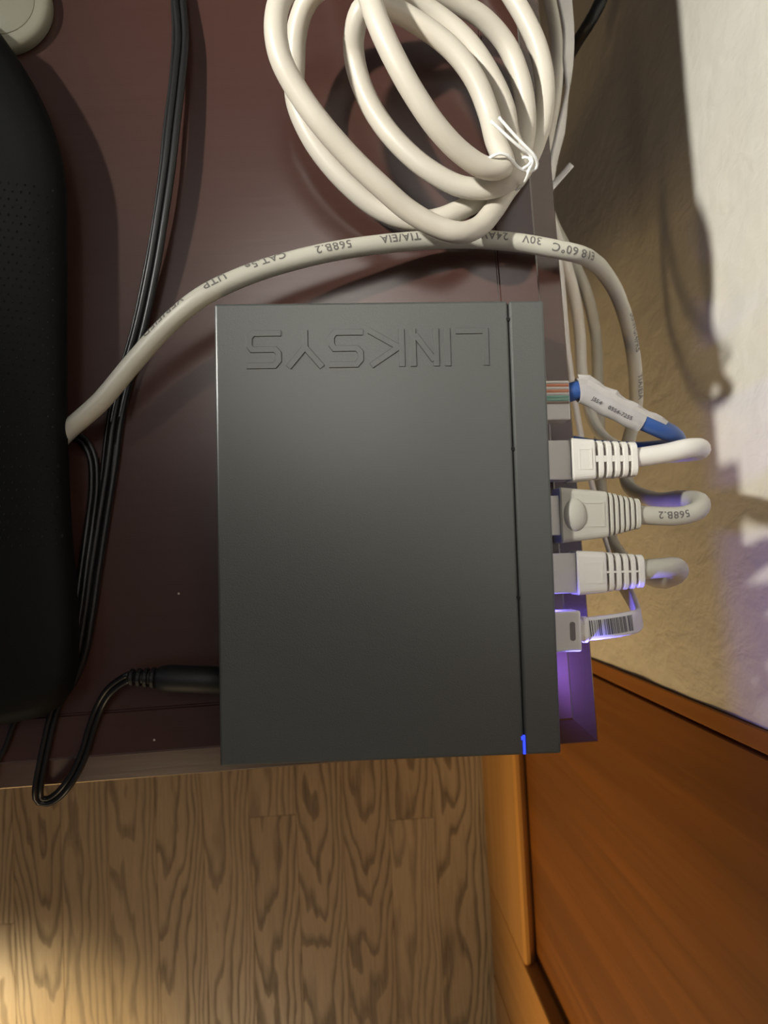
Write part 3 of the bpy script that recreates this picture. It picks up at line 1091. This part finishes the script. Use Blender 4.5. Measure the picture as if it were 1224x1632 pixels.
A = [(281, -70), (286, 0), (290, 60), (284, 130), (276, 200), (268, 270), (257, 345), (243, 430), (224, 520), (202, 600), (187, 665), (177, 740), (163, 830), (150, 915), (140, 985), (127, 1050), (104, 1095), (80, 1110)]
cord('twin_power_cord', [P(a_, b_, TABLE + 0.0016 + 0.0055 * max(0, sin(pi * min(1, max(0, (b_ + 70) / 680))))) for a_, b_ in A], 'black twin lead cord running from the top edge down beside the router', [(-0.0011, 0), (0.0011, 0)], 0.00115)
A2 = [(272, -70), (275, 0), (277, 60), (272, 130), (263, 200), (256, 270), (246, 345), (231, 430), (212, 520), (189, 600), (174, 660), (164, 735), (156, 830), (142, 915), (128, 985), (112, 1050), (90, 1080)]
cord('thin_power_cord', [P(a_, b_, TABLE + 0.0010 + 0.0050 * max(0, sin(pi * min(1, max(0, (b_ + 70) / 680))))) for a_, b_ in A2], 'thin black wire running close along the left of the twin lead', [(0, 0)], 0.0006)

dcp = [P(208, 1078, h + .0118), P(190, 1088, h + .0095), P(172, 1104, h + .0060), P(158, 1128, h + .0032), P(146, 1160, h + .0018), P(136, 1195, h + .0016), P(122, 1228, h + .0014),
       P(108, 1250, h + .0010), P(92, 1268, h - .0010), P(76, 1277, h - .0025), P(64, 1276, h - .0020), P(60, 1262, h + .0006), P(64, 1235, h + .0014), P(72, 1195, h + .0014), P(82, 1150, h + .0014), P(96, 1105, h + .0014),
       P(112, 1050, h + .0022), P(122, 985, h + .0034), P(134, 900, h + .0026), P(144, 830, h + .0014), P(150, 770, h + .0014), P(146, 725, h + .0014), P(130, 700, h + .0014), P(108, 694, h + .0014), P(85, 700, h + .0014)]
pc_ = cord('barrel_plug_cord', dcp, 'thin black cord with ribbed barrel plug entering the left side of the switch', [(-0.0008, 0), (0.0008, 0)], 0.00085)
im = Matrix.Translation(pc_.location).inverted()
A_ = im @ P(204, 1079, h + .0122)
B_ = im @ swp(-HX - 0.0004, py_c, 0.0125)
dv = (B_ - A_)
Lb = dv.length
dn = dv.normalized()
side = dn.cross(V((0, 0, 1))).normalized()
upn = side.cross(dn)


def round_loft(secs):
    bm = bmesh.new()
    return loft(bm, [[A_ + dn * s_ + side * r_ * cos(a_) + upn * r_ * sin(a_) for a_ in [k * 2 * pi / 20 for k in range(20)]] for s_, r_ in secs])


link('barrel_plug', round_loft([(0.0078, 0.0026), (0.0090, 0.0034), (0.0115, 0.0039), (Lb - 0.0004, 0.0040), (Lb, 0.0037)]), M_black, pc_, True)
link('relief_core', round_loft([(0.0, 0.0014), (0.0079, 0.0022)]), M_black, pc_, True)
for k in range(4):
    s_ = 0.0006 + k * 0.0020
    rr = 0.0024 + k * 0.0002
    link('relief_ring', round_loft([(s_, rr * 0.9), (s_ + 0.0002, rr), (s_ + 0.0010, rr), (s_ + 0.0012, rr * 0.9)]), M_black, pc_)

cord('short_power_cord', [P(40, 1120, h + .0014), P(22, 1155, h + .0014), P(10, 1188, h + .0014), P(-4, 1215, h + .0014), P(-22, 1268, h + .0010), P(-26, 1284, h - .004), P(-28, 1290, h - .030), P(-40, 1290, h - .10)],
     'thin black cord leaving the bottom of the router at the left picture edge', [(0, 0)], 0.0008)
cord('thick_black_cord', [P(880, 200, h - .20), P(892, 125, h - .155), P(915, 75, h - .13), P(940, 35, h - .115), P(958, 0, h - .11), P(972, -50, h - .10), P(980, -160, h - .08)],
     'thick black cord hanging between table and wall at the top', [(0, 0)], 0.0030)

st = tube('strap_end', [P(872, 306, h - .04), P(890, 286, h - .04), P(911, 262, h - .038)], 0.0012, M_flat, None, 8, aspect=0.5)[0]
tag(st, 'short pale strap end poking out past the table edge below the coil', 'cable tie')
# lint specks on the table
for i, (a_, b_) in enumerate(((285, 946), (246, 1179))):
    q = P(a_, b_, TABLE)
    bm = bmesh.new()
    bmesh.ops.create_icosphere(bm, subdivisions=1, radius=0.0004)
    for v_ in bm.verts:
        v_.co.z = v_.co.z * 0.5 + 0.0002
    o = link('lint_speck', bm, M_lint)
    o.location = q
    tag(o, ['pale lint speck on the table left of the switch middle', 'pale lint speck on the table edge band below the barrel plug'][i], 'lint')
